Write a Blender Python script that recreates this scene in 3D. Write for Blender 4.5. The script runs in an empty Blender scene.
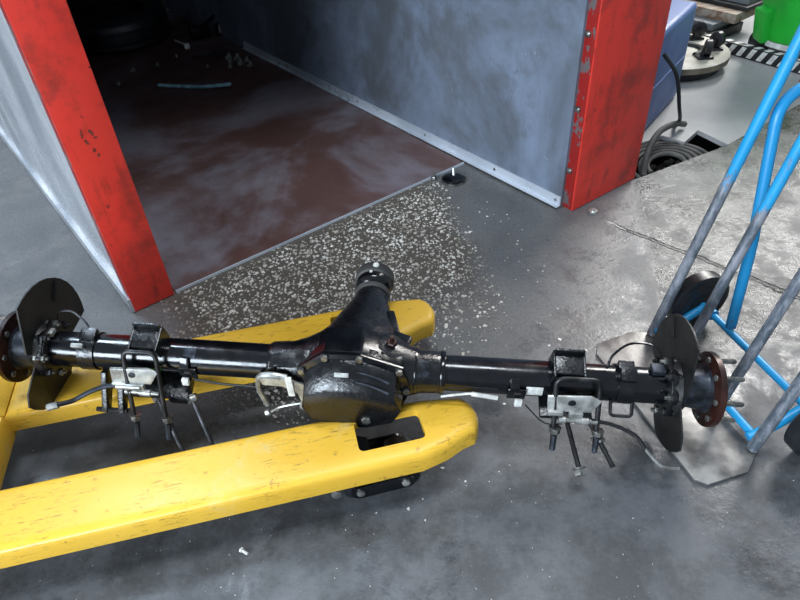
import bpy, bmesh, math, random
from mathutils import Vector, Matrix
random.seed(7)
S = bpy.context.scene
C = S.collection
R = math.radians

# ------------------------------------------------------------------ camera
cam_d = bpy.data.cameras.new('camera'); cam = bpy.data.objects.new('camera', cam_d); C.objects.link(cam)
Fpx, CAMH = 640.0, 1.30
down = Vector((452-400, -(1045-300), -Fpx)).normalized()      # plumb line in camera axes
upv = -down; fw = Vector((0, 0, -1)); fh = (fw - upv*fw.dot(upv)).normalized(); rt = fh.cross(upv)
M = Matrix((rt, fh, upv)).to_4x4(); M.translation = (0, 0, CAMH)
cam.matrix_world = M
cam_d.sensor_fit = 'HORIZONTAL'; cam_d.sensor_width = 36; cam_d.lens = Fpx*36/800; cam_d.clip_start = .02
S.camera = cam

# ------------------------------------------------------------------ light
S.view_settings.view_transform = 'Standard'; S.view_settings.look = 'None'
S.view_settings.gamma = 1; S.view_settings.use_curve_mapping = False
S.view_settings.exposure = 0.25
w = bpy.data.worlds.new('overcast'); S.world = w; w.use_nodes = True
bg = w.node_tree.nodes['Background']; bg.inputs[0].default_value = (.74, .86, 1, 1); bg.inputs[1].default_value = .34
def area(name, loc, sx, sy, power, aim, col=(1, .98, .95)):
    d = bpy.data.lights.new(name, 'AREA'); d.shape = 'RECTANGLE'; d.size = sx; d.size_y = sy; d.energy = power; d.color = col
    o = bpy.data.objects.new(name, d); C.objects.link(o); o.location = loc
    o.rotation_euler = (Vector(aim)-Vector(loc)).to_track_quat('-Z', 'Y').to_euler(); return o
area('skylight', (4.3, 6.0, 4.4), 2.0, 3.0, 450, (.6, 1.6, 0))
area('skylight.001', (-2.1, 2.9, 4.4), 1.0, 1.2, 125, (-1.0, 1.2, 0), (.66, .82, 1))
area('skylight.002', (-5.6, 7.6, 4.4), 2.0, 3.0, 25, (-1.2, 1.8, 0), (.90, .96, 1))
area('overhead_fill', (.3, 1.15, 4.4), 1.6, .8, 85, (.2, 1.8, 0), (.86, .93, 1))  # added fill lamp overhead, brightens the middle of the floor
area('door_daylight', (-3.2, -2.8, 2.0), 3.2, 1.7, 360, (0, 2.2, .2), (.76, .88, 1))      # open roller door behind the photographer

# ------------------------------------------------------------------ materials
def rgb(r, g, b):
    f = lambda c: (c/12.92 if c <= .04045 else ((c+.055)/1.055)**2.4)
    return (f(r/255), f(g/255), f(b/255), 1)
class NT:
    def __init__(s, name):
        s.m = bpy.data.materials.new(name); s.m.use_nodes = True; s.t = s.m.node_tree
        s.b = s.t.nodes['Principled BSDF']; s.tc = s.n('ShaderNodeTexCoord')
    def n(s, t, **k):
        q = s.t.nodes.new(t)
        for a, v in k.items(): setattr(q, a, v)
        return q
    def l(s, a, b): s.t.links.new(a, b)
    def put(s, v, sock):
        if hasattr(v, 'is_linked'): s.l(v, sock)
        else: sock.default_value = v
    def noise(s, scale, detail=4, vec=None, rough=.55, dist=0):
        q = s.n('ShaderNodeTexNoise'); q.inputs['Scale'].default_value = scale; q.inputs['Detail'].default_value = detail
        q.inputs['Roughness'].default_value = rough; q.inputs['Distortion'].default_value = dist
        s.l(vec or s.tc.outputs['Object'], q.inputs['Vector']); return q.outputs['Fac']
    def vor(s, scale, vec=None, feat='F1'):
        q = s.n('ShaderNodeTexVoronoi', feature=feat); q.inputs['Scale'].default_value = scale
        s.l(vec or s.tc.outputs['Object'], q.inputs['Vector']); return q
    def ramp(s, f, lo, hi, a=0., b=1.):
        q = s.n('ShaderNodeMapRange', interpolation_type='SMOOTHSTEP'); s.l(f, q.inputs[0])
        for i, v in enumerate((lo, hi, a, b)): q.inputs[i+1].default_value = v
        return q.outputs[0]
    def math(s, op, a, b=0., c=0.):
        q = s.n('ShaderNodeMath', operation=op)
        for i, v in enumerate((a, b, c)): s.put(v, q.inputs[i])
        return q.outputs[0]
    def mix(s, f, a, b):
        q = s.n('ShaderNodeMix', data_type='RGBA'); s.put(f, q.inputs[0]); s.put(a, q.inputs[6]); s.put(b, q.inputs[7]); return q.outputs[2]
    def vec(s, sc):
        q = s.n('ShaderNodeMapping'); s.l(s.tc.outputs['Object'], q.inputs[0]); q.inputs['Scale'].default_value = sc; return q.outputs[0]
    def xyz(s):
        q = s.n('ShaderNodeSeparateXYZ'); s.l(s.tc.outputs['Object'], q.inputs[0]); return q.outputs
    def bump(s, h, st, d=.01):
        q = s.n('ShaderNodeBump'); q.inputs['Strength'].default_value = st; q.inputs['Distance'].default_value = d
        s.l(h, q.inputs['Height']); s.l(q.outputs[0], s.b.inputs['Normal'])
    def end(s, col, rough, metal=0., spec=.5, coat=0.):
        s.put(col, s.b.inputs['Base Color']); s.put(rough, s.b.inputs['Roughness']); s.put(metal, s.b.inputs['Metallic'])
        s.b.inputs['Specular IOR Level'].default_value = spec; s.b.inputs['Coat Weight'].default_value = coat
        s.b.inputs['Coat Roughness'].default_value = .08
        return s.m
MAT = {}
def simple(name, c1, c2, scale=8, lo=.35, hi=.65, r1=.4, r2=.5, metal=0., bump=.15, bscale=60, spec=.5, coat=0., vs=(1, 1, 1)):
    k = NT(name); v = k.vec(vs); f = k.ramp(k.noise(scale, 5, v), lo, hi); g = k.noise(bscale, 3, v)
    col = k.mix(f, c1, c2); rr = k.ramp(k.noise(scale*1.7, 4, v), .3, .7, r1, r2)
    if bump: k.bump(g, bump, .003)
    MAT[name] = k.end(col, rr, metal, spec, coat); return MAT[name]
simple('black_gloss', rgb(7, 8, 10), rgb(13, 15, 19), 14, r1=.10, r2=.24, bump=.06, bscale=90, spec=.6)
simple('black_cast', rgb(8, 9, 11), rgb(18, 19, 22), 18, r1=.16, r2=.38, bump=.35, bscale=140, spec=.6)
simple('black_matte', rgb(14, 14, 15), rgb(30, 30, 31), 12, r1=.5, r2=.65, bump=.15)
simple('shield_black', rgb(16, 16, 16), rgb(32, 31, 29), 9, r1=.38, r2=.55, bump=.1)
simple('rust_flange', rgb(34, 18, 15), rgb(60, 32, 25), 16, r1=.3, r2=.5, metal=.3, bump=.12)
simple('bolt_steel', rgb(150, 150, 145), rgb(95, 95, 92), 40, r1=.25, r2=.45, metal=.8, bump=.1, bscale=200)
simple('zinc', rgb(185, 186, 182), rgb(120, 120, 116), 25, r1=.3, r2=.5, metal=.6, bump=.1)
simple('strip_zinc', rgb(205, 212, 222), rgb(180, 188, 198), 3, r1=.25, r2=.4, metal=.2, bump=.03)
simple('red_worn', rgb(95, 40, 32), rgb(130, 52, 42), 60, r1=.5, r2=.7, bump=.2)
simple('dark_steel', rgb(62, 62, 64), rgb(35, 35, 36), 30, r1=.3, r2=.5, metal=.7, bump=.15)
simple('hub_steel', rgb(72, 78, 88), rgb(34, 36, 40), 20, r1=.3, r2=.5, metal=.7, bump=.12)
simple('label_white', rgb(225, 225, 220), rgb(185, 185, 180), 60, r1=.5, r2=.6, bump=0)
simple('tag_green', rgb(70, 150, 80), rgb(45, 110, 60), 60, r1=.5, r2=.6, bump=0)
simple('rubber', rgb(18, 19, 22), rgb(36, 38, 42), 10, r1=.28, r2=.45, bump=.25, bscale=50)
simple('grey_rubber', rgb(50, 50, 50), rgb(72, 71, 68), 14, r1=.6, r2=.8, bump=.2)
simple('bluebox', rgb(84, 108, 160), rgb(72, 96, 146), 5, r1=.4, r2=.55, bump=.05)
simple('green_plastic', rgb(22, 165, 45), rgb(15, 140, 38), 4, r1=.35, r2=.5, bump=.05)
simple('pale_board', rgb(196, 192, 182), rgb(160, 154, 142), 7, r1=.5, r2=.65, bump=.1)
simple('tan_edge', rgb(120, 112, 95), rgb(95, 86, 72), 20, r1=.6, r2=.7, bump=.2)
simple('wood_brown', rgb(112, 84, 62), rgb(150, 140, 128), 6, r1=.6, r2=.8, bump=.2, vs=(1, 6, 6))
simple('grey_board', rgb(120, 122, 126), rgb(96, 98, 102), 6, r1=.5, r2=.7, bump=.1)
simple('white_paint', rgb(205, 205, 200), rgb(165, 165, 160), 30, r1=.5, r2=.7, bump=.1)
simple('red_plastic', rgb(150, 30, 25), rgb(110, 22, 20), 6, r1=.4, r2=.6, bump=.05)
simple('blue_plastic', rgb(30, 70, 190), rgb(25, 55, 150), 6, r1=.4, r2=.6, bump=.05)
simple('pale_hose', rgb(150, 190, 200), rgb(110, 150, 165), 20, r1=.2, r2=.3, bump=0)
simple('toe_steel', rgb(150, 148, 145), rgb(92, 90, 88), 9, .38, .62, .3, .55, metal=.55, bump=.2, bscale=40)
simple('galvanised', rgb(232, 235, 240), rgb(178, 184, 192), 2.6, .35, .65, .14, .30, metal=.5, bump=.12, bscale=5, vs=(1, 1, .6))
simple('rubble', rgb(70, 66, 60), rgb(30, 29, 28), 30, r1=.7, r2=.9, bump=.8, bscale=40)
simple('pit_dark', rgb(14, 13, 13), rgb(22, 20, 19), 8, r1=.8, r2=.9, bump=.1)
simple('booth_back', rgb(78, 80, 86), rgb(60, 62, 68), 3, r1=.5, r2=.7, bump=.1)
simple('stone_chip', rgb(232, 228, 220), rgb(165, 158, 147), 9, .3, .7, .3, .5, bump=0)

def yellow_paint():
    k = NT('yellow_paint'); st = k.vec((3, 26, 26))
    sc = k.ramp(k.noise(9, 7, st, .72), .56, .62); blot = k.ramp(k.noise(7, 6, rough=.7), .58, .72)
    fine = k.ramp(k.noise(38, 6, rough=.75), .60, .66)
    c = k.mix(k.noise(3, 3), rgb(218, 168, 38), rgb(232, 188, 72))
    c = k.mix(k.math('MULTIPLY', blot, .6), c, rgb(214, 190, 122))
    c = k.mix(k.math('MULTIPLY', k.math('MULTIPLY', sc, k.ramp(k.noise(5, 4), .42, .60)), .65), c, rgb(84, 64, 30))
    c = k.mix(k.math('MULTIPLY', fine, .5), c, rgb(120, 90, 40))
    k.bump(k.math('SUBTRACT', k.noise(70, 3), k.math('MULTIPLY', sc, .5)), .12, .002)
    MAT['yellow'] = k.end(c, k.ramp(k.noise(6, 4), .3, .7, .3, .48), 0, .5)
yellow_paint()
def red_paint():
    k = NT('red_paint'); x = k.xyz()
    c = k.mix(k.noise(3, 4), rgb(228, 62, 48), rgb(210, 52, 44))
    streak = k.ramp(k.noise(5, 6, k.vec((4, 4, 1.2)), .65), .52, .72)
    c = k.mix(k.math('MULTIPLY', streak, .55), c, rgb(100, 42, 36))
    grime = k.ramp(k.noise(3.0, 7, rough=.68), .47, .62)
    c = k.mix(k.math('MULTIPLY', grime, .62), c, rgb(98, 44, 36))
    chip = k.ramp(k.noise(34, 4, rough=.7), .66, .70)
    c = k.mix(k.math('MULTIPLY', chip, .8), c, rgb(40, 34, 34))
    k.bump(k.math('SUBTRACT', k.noise(18, 3), chip), .12, .003)
    MAT['red'] = k.end(c, k.ramp(k.noise(5, 4), .3, .7, .34, .55), 0, .5)
red_paint()
def chipped_edge():
    k = NT('chipped_red'); chip = k.ramp(k.noise(22, 5, k.vec((1, 1, .5)), .7), .52, .58)
    c = k.mix(k.noise(4, 4), rgb(170, 30, 24), rgb(120, 24, 22)); c = k.mix(chip, c, rgb(120, 112, 112))
    k.bump(chip, -.3, .003); MAT['red_edge'] = k.end(c, .5, k.math('MULTIPLY', chip, .4))
chipped_edge()
def grey_wall():
    k = NT('grey_wall')
    c = k.mix(k.ramp(k.noise(1.3, 6, rough=.65, dist=.5), .38, .62), rgb(92, 98, 106), rgb(128, 141, 162))
    c = k.mix(k.math('MULTIPLY', k.ramp(k.noise(3.5, 7, rough=.7), .5, .68), .6), c, rgb(88, 90, 92))
    c = k.mix(k.math('MULTIPLY', k.ramp(k.noise(26, 6, k.vec((1, 1, .5)), .75), .63, .70), .6), c, rgb(58, 64, 74))
    c = k.mix(k.math('MULTIPLY', k.ramp(k.noise(19, 6, rough=.7), .66, .72), .5), c, rgb(165, 178, 196))
    k.bump(k.noise(7, 4), .1, .01)
    MAT['grey_wall'] = k.end(c, k.ramp(k.noise(3, 4), .3, .7, .38, .6), 0, .5)
grey_wall()
def booth_floor():
    k = NT('booth_floor')
    dust = k.ramp(k.noise(1.3, 6, rough=.62, dist=.4), .46, .64)
    c = k.mix(k.noise(2.2, 4), rgb(74, 54, 50), rgb(104, 74, 68)); c = k.mix(k.math('MULTIPLY', dust, .5), c, rgb(150, 152, 164))
    k.bump(k.noise(30, 4), .12, .004)
    MAT['booth_floor'] = k.end(c, k.ramp(k.noise(2.5, 5), .35, .65, .3, .6), 0, .5)
booth_floor()
def worn_blue():
    k = NT('worn_blue'); z = k.xyz()[2]
    e = k.math('ADD', z, k.math('MULTIPLY', k.math('SUBTRACT', k.noise(22, 7, k.vec((1, 1, .35)), .75), .5), .55))
    pm = k.ramp(e, .48, .52)
    scr = k.ramp(k.noise(34, 6, k.vec((1, 1, .3)), .75), .57, .62)
    pm = k.math('MULTIPLY', pm, k.math('SUBTRACT', 1., k.math('MULTIPLY', scr, .8)))
    bare = k.mix(k.ramp(k.noise(30, 7, k.vec((1, 1, .35)), .75), .40, .60), rgb(86, 95, 104), rgb(150, 152, 160))
    c = k.mix(pm, bare, k.mix(k.noise(8, 3), rgb(22, 140, 196), rgb(48, 168, 222)))
    k.bump(pm, .3, .002)
    MAT['worn_blue'] = k.end(c, k.math('MULTIPLY_ADD', pm, -.06, .42), k.math('MULTIPLY_ADD', pm, -.25, .25))
    k = NT('blue_paint'); scr = k.ramp(k.noise(36, 5, k.vec((1, 1, .4)), .7), .62, .68)
    c = k.mix(scr, k.mix(k.noise(8, 3), rgb(20, 126, 180), rgb(36, 150, 205)), rgb(80, 92, 104))
    k.bump(k.noise(60, 3), .12, .002); MAT['blue_paint'] = k.end(c, .36, 0, .5)
worn_blue()

# floor: one concrete slab with worn zones (exposed stones by the booth, wet rough patch by the hand truck)
def concrete():
    k = NT('concrete'); o = k.xyz(); X, Y = o[0], o[1]
    big = k.noise(.9, 5, rough=.6); mid = k.noise(4, 6, rough=.62); fine = k.noise(60, 4, rough=.7)
    wob = k.math('MULTIPLY', k.math('SUBTRACT', k.noise(2.2, 6, rough=.65), .5), .55)
    d = k.math('SUBTRACT', k.math('MULTIPLY', k.math('ADD', X, .714), .55), k.math('MULTIPLY', k.math('SUBTRACT', Y, 1.634), .835))
    t = k.math('ADD', k.math('MULTIPLY', k.math('ADD', X, .714), .835), k.math('MULTIPLY', k.math('SUBTRACT', Y, 1.634), .55))
    m1 = k.ramp(k.math('ADD', d, wob), .78, .42)
    m2 = k.ramp(k.math('ADD', k.math('ADD', t, k.math('MULTIPLY', d, .45)), k.math('MULTIPLY', wob, .6)), 1.12, .98)
    m3 = k.ramp(k.math('ADD', t, wob), -.12, .05)
    agg = k.math('MULTIPLY', k.math('MULTIPLY', m1, m2), m3)
    # newer rough slab under the hand truck
    sx = k.math('SUBTRACT', k.math('SUBTRACT', X, .80), k.math('MULTIPLY', k.math('SUBTRACT', Y, 1.55), .22))
    slab = k.math('MULTIPLY', k.ramp(sx, -.01, .03), k.ramp(k.math('ADD', Y, wob), 1.12, 1.32))
    base = k.mix(k.ramp(big, .3, .7), rgb(86, 87, 88), rgb(118, 118, 118))
    base = k.mix(k.math('MULTIPLY', k.ramp(mid, .45, .7), .5), base, rgb(122, 119, 114))
    base = k.mix(k.math('MULTIPLY', k.ramp(k.noise(110, 6, rough=.8), .48, .62), .45), base, rgb(44, 45, 47))
    spk = k.vor(150); dots = k.math('MULTIPLY', k.ramp(spk.outputs['Distance'], .16, .10), k.ramp(k.noise(70, 2), .58, .62))
    base = k.mix(k.math('MULTIPLY', dots, .9), base, rgb(190, 186, 178))
    v = k.vor(85); cell = k.n('ShaderNodeSeparateColor'); k.l(v.outputs['Color'], cell.inputs[0])
    stone = k.ramp(v.outputs['Distance'], .52, .30)
    scol = k.mix(k.ramp(cell.outputs[0], .35, .95), rgb(84, 77, 69), rgb(196, 188, 174))
    ag = k.mix(stone, rgb(84, 78, 70), scol); ag = k.mix(k.math('MULTIPLY', k.ramp(k.noise(5, 5), .4, .62), .45), ag, rgb(88, 79, 69))
    near_dark = k.math('MULTIPLY', k.ramp(k.math('ADD', Y, wob), 1.35, 1.0), .8)  # base colour gets darker towards the near side
    base = k.mix(near_dark, base, k.mix(k.ramp(k.noise(6, 7, rough=.72), .38, .62), rgb(48, 50, 53), rgb(86, 88, 92)))
    c = k.mix(k.math('MULTIPLY', agg, .95), base, ag)
    sl = k.mix(k.ramp(k.noise(6, 8, rough=.78), .38, .60), rgb(50, 50, 50), rgb(104, 103, 101)); 
    c = k.mix(slab, c, sl)
    # joint between slabs
    ln = k.math('ABSOLUTE', k.math('ADD', k.math('ADD', k.math('MULTIPLY', X, .735), k.math('MULTIPLY', Y, .678)), k.math('ADD', -1.817, k.math('MULTIPLY', k.math('SUBTRACT', k.noise(9, 4), .5), .07))))
    crack = k.math('MULTIPLY', k.ramp(ln, .011, .004), k.ramp(X, .74, .8))
    c = k.mix(k.math('MULTIPLY', crack, .85), c, rgb(26, 25, 25))
    wet = k.ramp(k.noise(2.6, 8, rough=.75, dist=.3), .44, .60)
    r = k.math('SUBTRACT', .56, k.math('MULTIPLY', wet, .34))
    r = k.math('ADD', r, k.math('MULTIPLY', agg, .1))
    wets = k.ramp(k.noise(9, 8, rough=.8), .44, .54)
    r = k.mix(slab, r, k.math('SUBTRACT', .50, k.math('MULTIPLY', wets, .43)))
    h = k.math('ADD', k.math('ADD', k.math('MULTIPLY', fine, .16), k.math('MULTIPLY', k.noise(22, 5, rough=.7), .2)), k.math('MULTIPLY', k.math('MULTIPLY', stone, agg), .6))
    h = k.math('ADD', h, k.math('MULTIPLY', slab, k.math('MULTIPLY', k.noise(85, 6, rough=.8), .42)))
    h = k.math('SUBTRACT', h, k.math('MULTIPLY', crack, 2.))
    k.bump(h, .55, .008)
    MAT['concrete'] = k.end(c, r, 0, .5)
concrete()
simple('plate_floor', rgb(136, 136, 138), rgb(154, 154, 153), 2.5, r1=.35, r2=.55, bump=.1, bscale=30)

# ------------------------------------------------------------------ mesh helpers
class B:
    def __init__(s): s.bm = bmesh.new()
    def box(s, c, d, rot=None, bev=0.):
        r = bmesh.ops.create_cube(s.bm, size=1); vs = r['verts']
        mt = Matrix.Translation(c) @ (rot.to_4x4() if rot else Matrix()) @ Matrix.Diagonal((*d, 1))
        bmesh.ops.transform(s.bm, matrix=mt, verts=vs)
        if bev:
            es = list({e for v in vs for e in v.link_edges}); bmesh.ops.bevel(s.bm, geom=es, offset=bev, segments=2, affect='EDGES', profile=.6)
        return s
    def tube(s, pts, r, n=10, caps=True, closed=False):
        pts = [Vector(p) for p in pts]; m = len(pts); rr = r if isinstance(r, (list, tuple)) else [r]*m
        rings = []; up = None
        for i, p in enumerate(pts):
            if closed: t = (pts[(i+1) % m]-pts[i-1]).normalized()
            else: t = (pts[min(i+1, m-1)]-pts[max(i-1, 0)]).normalized()
            if up is None: up = t.orthogonal().normalized()
            up = (up-t*up.dot(t)).normalized(); sd = t.cross(up)
            rings.append([s.bm.verts.new(p+(up*math.cos(a)+sd*math.sin(a))*rr[i]) for a in [2*math.pi*j/n for j in range(n)]])
        for i in range(m if closed else m-1):
            A, Q = rings[i], rings[(i+1) % m]
            for j in range(n): s.bm.faces.new((A[j], A[(j+1) % n], Q[(j+1) % n], Q[j]))
        if caps and not closed: s.bm.faces.new(rings[0][::-1]); s.bm.faces.new(rings[-1])
        return s
    def lathe(s, prof, o, ax, n=32, caps=True, sx=1., up=None):           # prof: (distance along axis, radius)
        o = Vector(o); ax = Vector(ax).normalized(); u = (Vector(up) if up else ax.orthogonal()).normalized(); q = ax.cross(u); rings = []
        for h, r in prof:
            rings.append([s.bm.verts.new(o+ax*h+(u*math.cos(a)+q*math.sin(a)*sx)*max(r, 1e-4)) for a in [2*math.pi*j/n for j in range(n)]])
        for A, Q in zip(rings, rings[1:]):
            for j in range(n): s.bm.faces.new((A[j], A[(j+1) % n], Q[(j+1) % n], Q[j]))
        if caps: s.bm.faces.new(rings[0][::-1]); s.bm.faces.new(rings[-1])
        return s
    def prism(s, pts, vec):
        v = [s.bm.verts.new(p) for p in pts]; f = s.bm.faces.new(v); r = bmesh.ops.extrude_face_region(s.bm, geom=[f])
        bmesh.ops.translate(s.bm, vec=vec, verts=[g for g in r['geom'] if isinstance(g, bmesh.types.BMVert)]); return s
    def hexnut(s, c, ax, r, h):
        s.lathe([(0, r*.92), (h*.1, r), (h*.85, r), (h, r*.85)], c, ax, 6); return s
    def bevel(s, off, seg=2, ang=35):
        es = [e for e in s.bm.edges if len(e.link_faces) == 2 and e.calc_face_angle(0) > R(ang)]
        bmesh.ops.bevel(s.bm, geom=es, offset=off, segments=seg, affect='EDGES', profile=.6); return s
    def obj(s, name, mat, parent=None, smooth=True):
        bmesh.ops.recalc_face_normals(s.bm, faces=s.bm.faces[:])
        me = bpy.data.meshes.new(name); s.bm.to_mesh(me); s.bm.free()
        me.materials.append(MAT[mat])
        if smooth:
            me.polygons.foreach_set('use_smooth', [True]*len(me.polygons)); me.set_sharp_from_angle(angle=R(38))
        o = bpy.data.objects.new(name, me); C.objects.link(o)
        if parent: o.parent = parent
        return o
def tag(o, label, cat, group=None):
    o['label'] = label; o['category'] = cat
    if group: o['group'] = group
    return o
def struct(o, label=None):
    o['kind'] = 'structure'
    if label: o['label'] = label
    return o
def thing(name, label, cat, loc=(0, 0, 0), rot=None, group=None):
    o = bpy.data.objects.new(name, None); C.objects.link(o); o.empty_display_size = .05
    o.matrix_world = Matrix.Translation(loc) @ (rot.to_4x4() if rot else Matrix()); return tag(o, label, cat, group)
def fillet(pts, r, k=5):
    pts = [Vector(p) for p in pts]; out = [pts[0]]
    for a, b, c in zip(pts, pts[1:], pts[2:]):
        u = (a-b); v = (c-b); q = min(r, u.length*.49, v.length*.49); p0 = b+u.normalized()*q; p1 = b+v.normalized()*q
        for i in range(k+1):
            t = i/k; out.append(p0*(1-t)**2+b*2*t*(1-t)+p1*t*t)
    return out+[pts[-1]]
def spline(pts, k=6):
    P = [Vector(p) for p in pts]; P = [P[0]*2-P[1]]+P+[P[-1]*2-P[-2]]; out = []
    for i in range(1, len(P)-2):
        for j in range(k):
            t = j/k; a, b, c, d = P[i-1:i+3]
            out.append(.5*((2*b)+(c-a)*t+(2*a-5*b+4*c-d)*t*t+(3*b-a-3*c+d)*t**3))
    return out+[P[-2]]
V = Vector

# ------------------------------------------------------------------ setting: floors
SE = [(.93, 2.13), (1.39, 2.35), (1.85, 2.67), (6.5, 5.9)]          # edge of the near slab
m = B()
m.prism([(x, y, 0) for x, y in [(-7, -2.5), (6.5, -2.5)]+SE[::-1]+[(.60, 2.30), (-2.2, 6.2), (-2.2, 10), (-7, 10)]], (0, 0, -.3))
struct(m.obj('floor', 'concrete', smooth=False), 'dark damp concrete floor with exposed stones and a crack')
HP = [(.93, 2.30), (1.06, 2.42), (1.16, 2.47), (1.23, 2.40), (1.325, 2.497)]   # broken rim of the pit
m = B()
m.prism([(x, y, 0) for x, y in [(.60, 2.30)]+HP+[(1.39, 2.352), (1.85, 2.672), (6.5, 5.902), (6.5, 10), (-2.2, 10), (-2.2, 6.2)]], (0, 0, -.02))
struct(m.obj('floor', 'plate_floor', smooth=False), 'smooth grey floor beyond the broken pit edge')
m = B(); m.box((1.15, 2.33, -.32), (.8, .7, .02))
for q, d in (((.75, 2.33, -.17), (.02, .7, .298)), ((1.55, 2.33, -.17), (.02, .7, .298)), ((1.15, 2.68, -.17), (.8, .02, .298)), ((1.15, 1.98, -.17), (.8, .02, .298))): m.box(q, d)
struct(m.obj('pit_floor', 'pit_dark'), 'dark bottom of the open floor pit')
m = B()
for i in range(60):
    x = random.uniform(.94, 1.22); y = 2.13+(x-.93)*.5+random.uniform(.0, .16); q = random.uniform(.01, .028)
    m.box((x, y, -.10+random.uniform(-.02, .02)), (q, q*.8, q*.7), Matrix.Rotation(random.random()*3, 3, 'Z') @ Matrix.Rotation(random.random(), 3, 'X'))
m.prism([(.9, 2.12, -.11), (1.24, 2.28, -.11), (1.2, 2.44, -.11), (.92, 2.3, -.11)], (0, 0, -.19))
o = m.obj('rubble', 'rubble', smooth=False); o['kind'] = 'stuff'; o['label'] = 'grey rubble lying in the broken floor pit'; o['category'] = 'rubble'

# ------------------------------------------------------------------ setting: booth with red posts
WD = V((-.592, .806, 0)); WN = V((-.806, -.592, 0))               # run of the walls, their left-hand normal
HT = 2.3
RW = V((.608, 1.97, 0)); LW = V((-.831, 1.548, 0)); DEP = 3.55
def slabwall(name, p, length, th, z0, z1, mat, label):
    a = p; b = p+WD*length; q = -WN*th
    m = B(); m.prism([a+V((0, 0, z0)), b+V((0, 0, z0)), b+q+V((0, 0, z0)), a+q+V((0, 0, z0))], (0, 0, z1-z0))
    return struct(m.obj(name, mat, smooth=False), label)
slabwall('wall_right', RW+WD*.0, DEP, .05, .004, HT, 'grey_wall', 'scuffed blue-grey painted booth wall with metal strip along its foot')
lw = slabwall('wall_left', LW, DEP+.2, .03, .004, HT, 'galvanised', 'shiny galvanised sheet wall left of the leaning red post')
m = B(); m.prism([LW+WN*.012+V((0, 0, .004)), LW+WD*(DEP+.2)+WN*.012+V((0, 0, .004)), LW+WD*(DEP+.2)+V((0, 0, .004)), LW+V((0, 0, .004))], (0, 0, .05))
m.obj('hem', 'galvanised', lw, False)
a = RW+WD*DEP; b = LW+WD*(DEP+.2)
m = B(); m.prism([a+V((0, 0, .004)), b+V((0, 0, .004)), b+WD*.05+V((0, 0, .004)), a+WD*.05+V((0, 0, .004))], (0, 0, HT)); struct(m.obj('wall_back', 'booth_back', smooth=False), 'dark back wall of the booth')
m = B(); m.box(tuple((a+b)/2-WD*.06+V((0, 0, .09))), ((a-b).length-.1, .05, .12), Matrix.Rotation(math.atan2((a-b).y, (a-b).x), 3, 'Z'))
struct(m.obj('baseboard_back', 'black_matte', smooth=False), 'dark board along the foot of the booth back wall')
m = B(); m.prism([RW+WD*.15+V((0, 0, HT)), a+V((0, 0, HT)), b+V((0, 0, HT)), LW+WD*.15+V((0, 0, HT))], (0, 0, .04)); struct(m.obj('added_roof', 'booth_back', smooth=False), 'unseen roof sheet added to darken the booth')  # roof out of view, added to keep the booth interior dark
thr0, thr1 = V((-.725, 1.630, 0)), V((.300, 2.342, 0))
m = B(); m.prism([thr0+V((0, 0, .001)), thr1+V((0, 0, .001)), RW+WD*DEP+WN*.012+V((0, 0, .001)), LW+WD*DEP-WN*.04+V((0, 0, .001))], (0, 0, .007))
struct(m.obj('floor', 'booth_floor', smooth=False), 'brown stained sheet floor inside the booth')
m = B(); m.box(tuple((thr0+thr1)/2+V((0, 0, .0055))), ((thr1-thr0).length, .004, .009), Matrix.Rotation(math.atan2((thr1-thr0).y, (thr1-thr0).x), 3, 'Z'))
struct(m.obj('trim_1', 'strip_zinc', smooth=False), 'thin bright metal edge strip of the booth floor')
# folded angle strip along the foot of the right wall, with a return lip
m = B(); L0 = RW+WN*.001; L1 = RW+WD*2.4+WN*.001; Z = lambda z: V((0, 0, z))
for (n0, n1, z0, z1) in ((0, .006, .009, .046), (.006, .020, .009, .013)):
    m.prism([L0+WN*n0+Z(z0), L1+WN*n0+Z(z0), L1+WN*n1+Z(z0), L0+WN*n1+Z(z0)], (0, 0, z1-z0))
st = m.obj('trim_2', 'strip_zinc', smooth=False); struct(st, 'bright folded metal strip along the foot of the grey wall')
for q in (.02, .33, .75, 1.25, 1.9):
    m = B(); m.lathe([(0, .006), (.003, .005), (.004, .002)], tuple(L0+WD*q+WN*.006+Z(.030)), WN, 8); m.obj('rivet', 'bolt_steel', st)

def post(name, p0, p1, depth, label, fl):
    p0, p1 = V(p0), V(p1); d = (p1-p0).normalized(); bk = V((-d.y, d.x, 0)); ang = math.atan2(d.y, d.x); wdt = (p1-p0).length
    r = thing(name, label, 'post', tuple(p0), Matrix.Rotation(ang, 3, 'Z'))
    m = B(); m.box((wdt/2, .004, HT/2+.003), (wdt, .008, HT), bev=.003); m.obj('front_plate', 'red', r)
    m = B(); m.box((.004, depth/2+.008, HT/2+.003), (.008, depth, HT), bev=.002); m.obj('side_flange', fl, r)
    m = B(); m.box((wdt-.004, depth/2+.008, HT/2+.003), (.008, depth, HT), bev=.002); m.obj('side_flange', fl, r)
    return r
rp = post('red_post', (.644, 1.939, 0), (.934, 2.135, 0), .06, 'wide scuffed red steel post at the end of the grey wall', 'red_edge')
for z in (.155, .38, .62, .9):
    m = B(); m.lathe([(0, .012), (.006, .011), (.010, .005)], (-.0, .034, z), (-1, 0, 0), 6); m.obj('bolt', 'bolt_steel', rp)
lp = post('red_post', (-.834, 1.544, 0), (-.727, 1.621, 0), .05, 'narrow bright red steel post between galvanised sheet and dark booth opening', 'red_edge')
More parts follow.
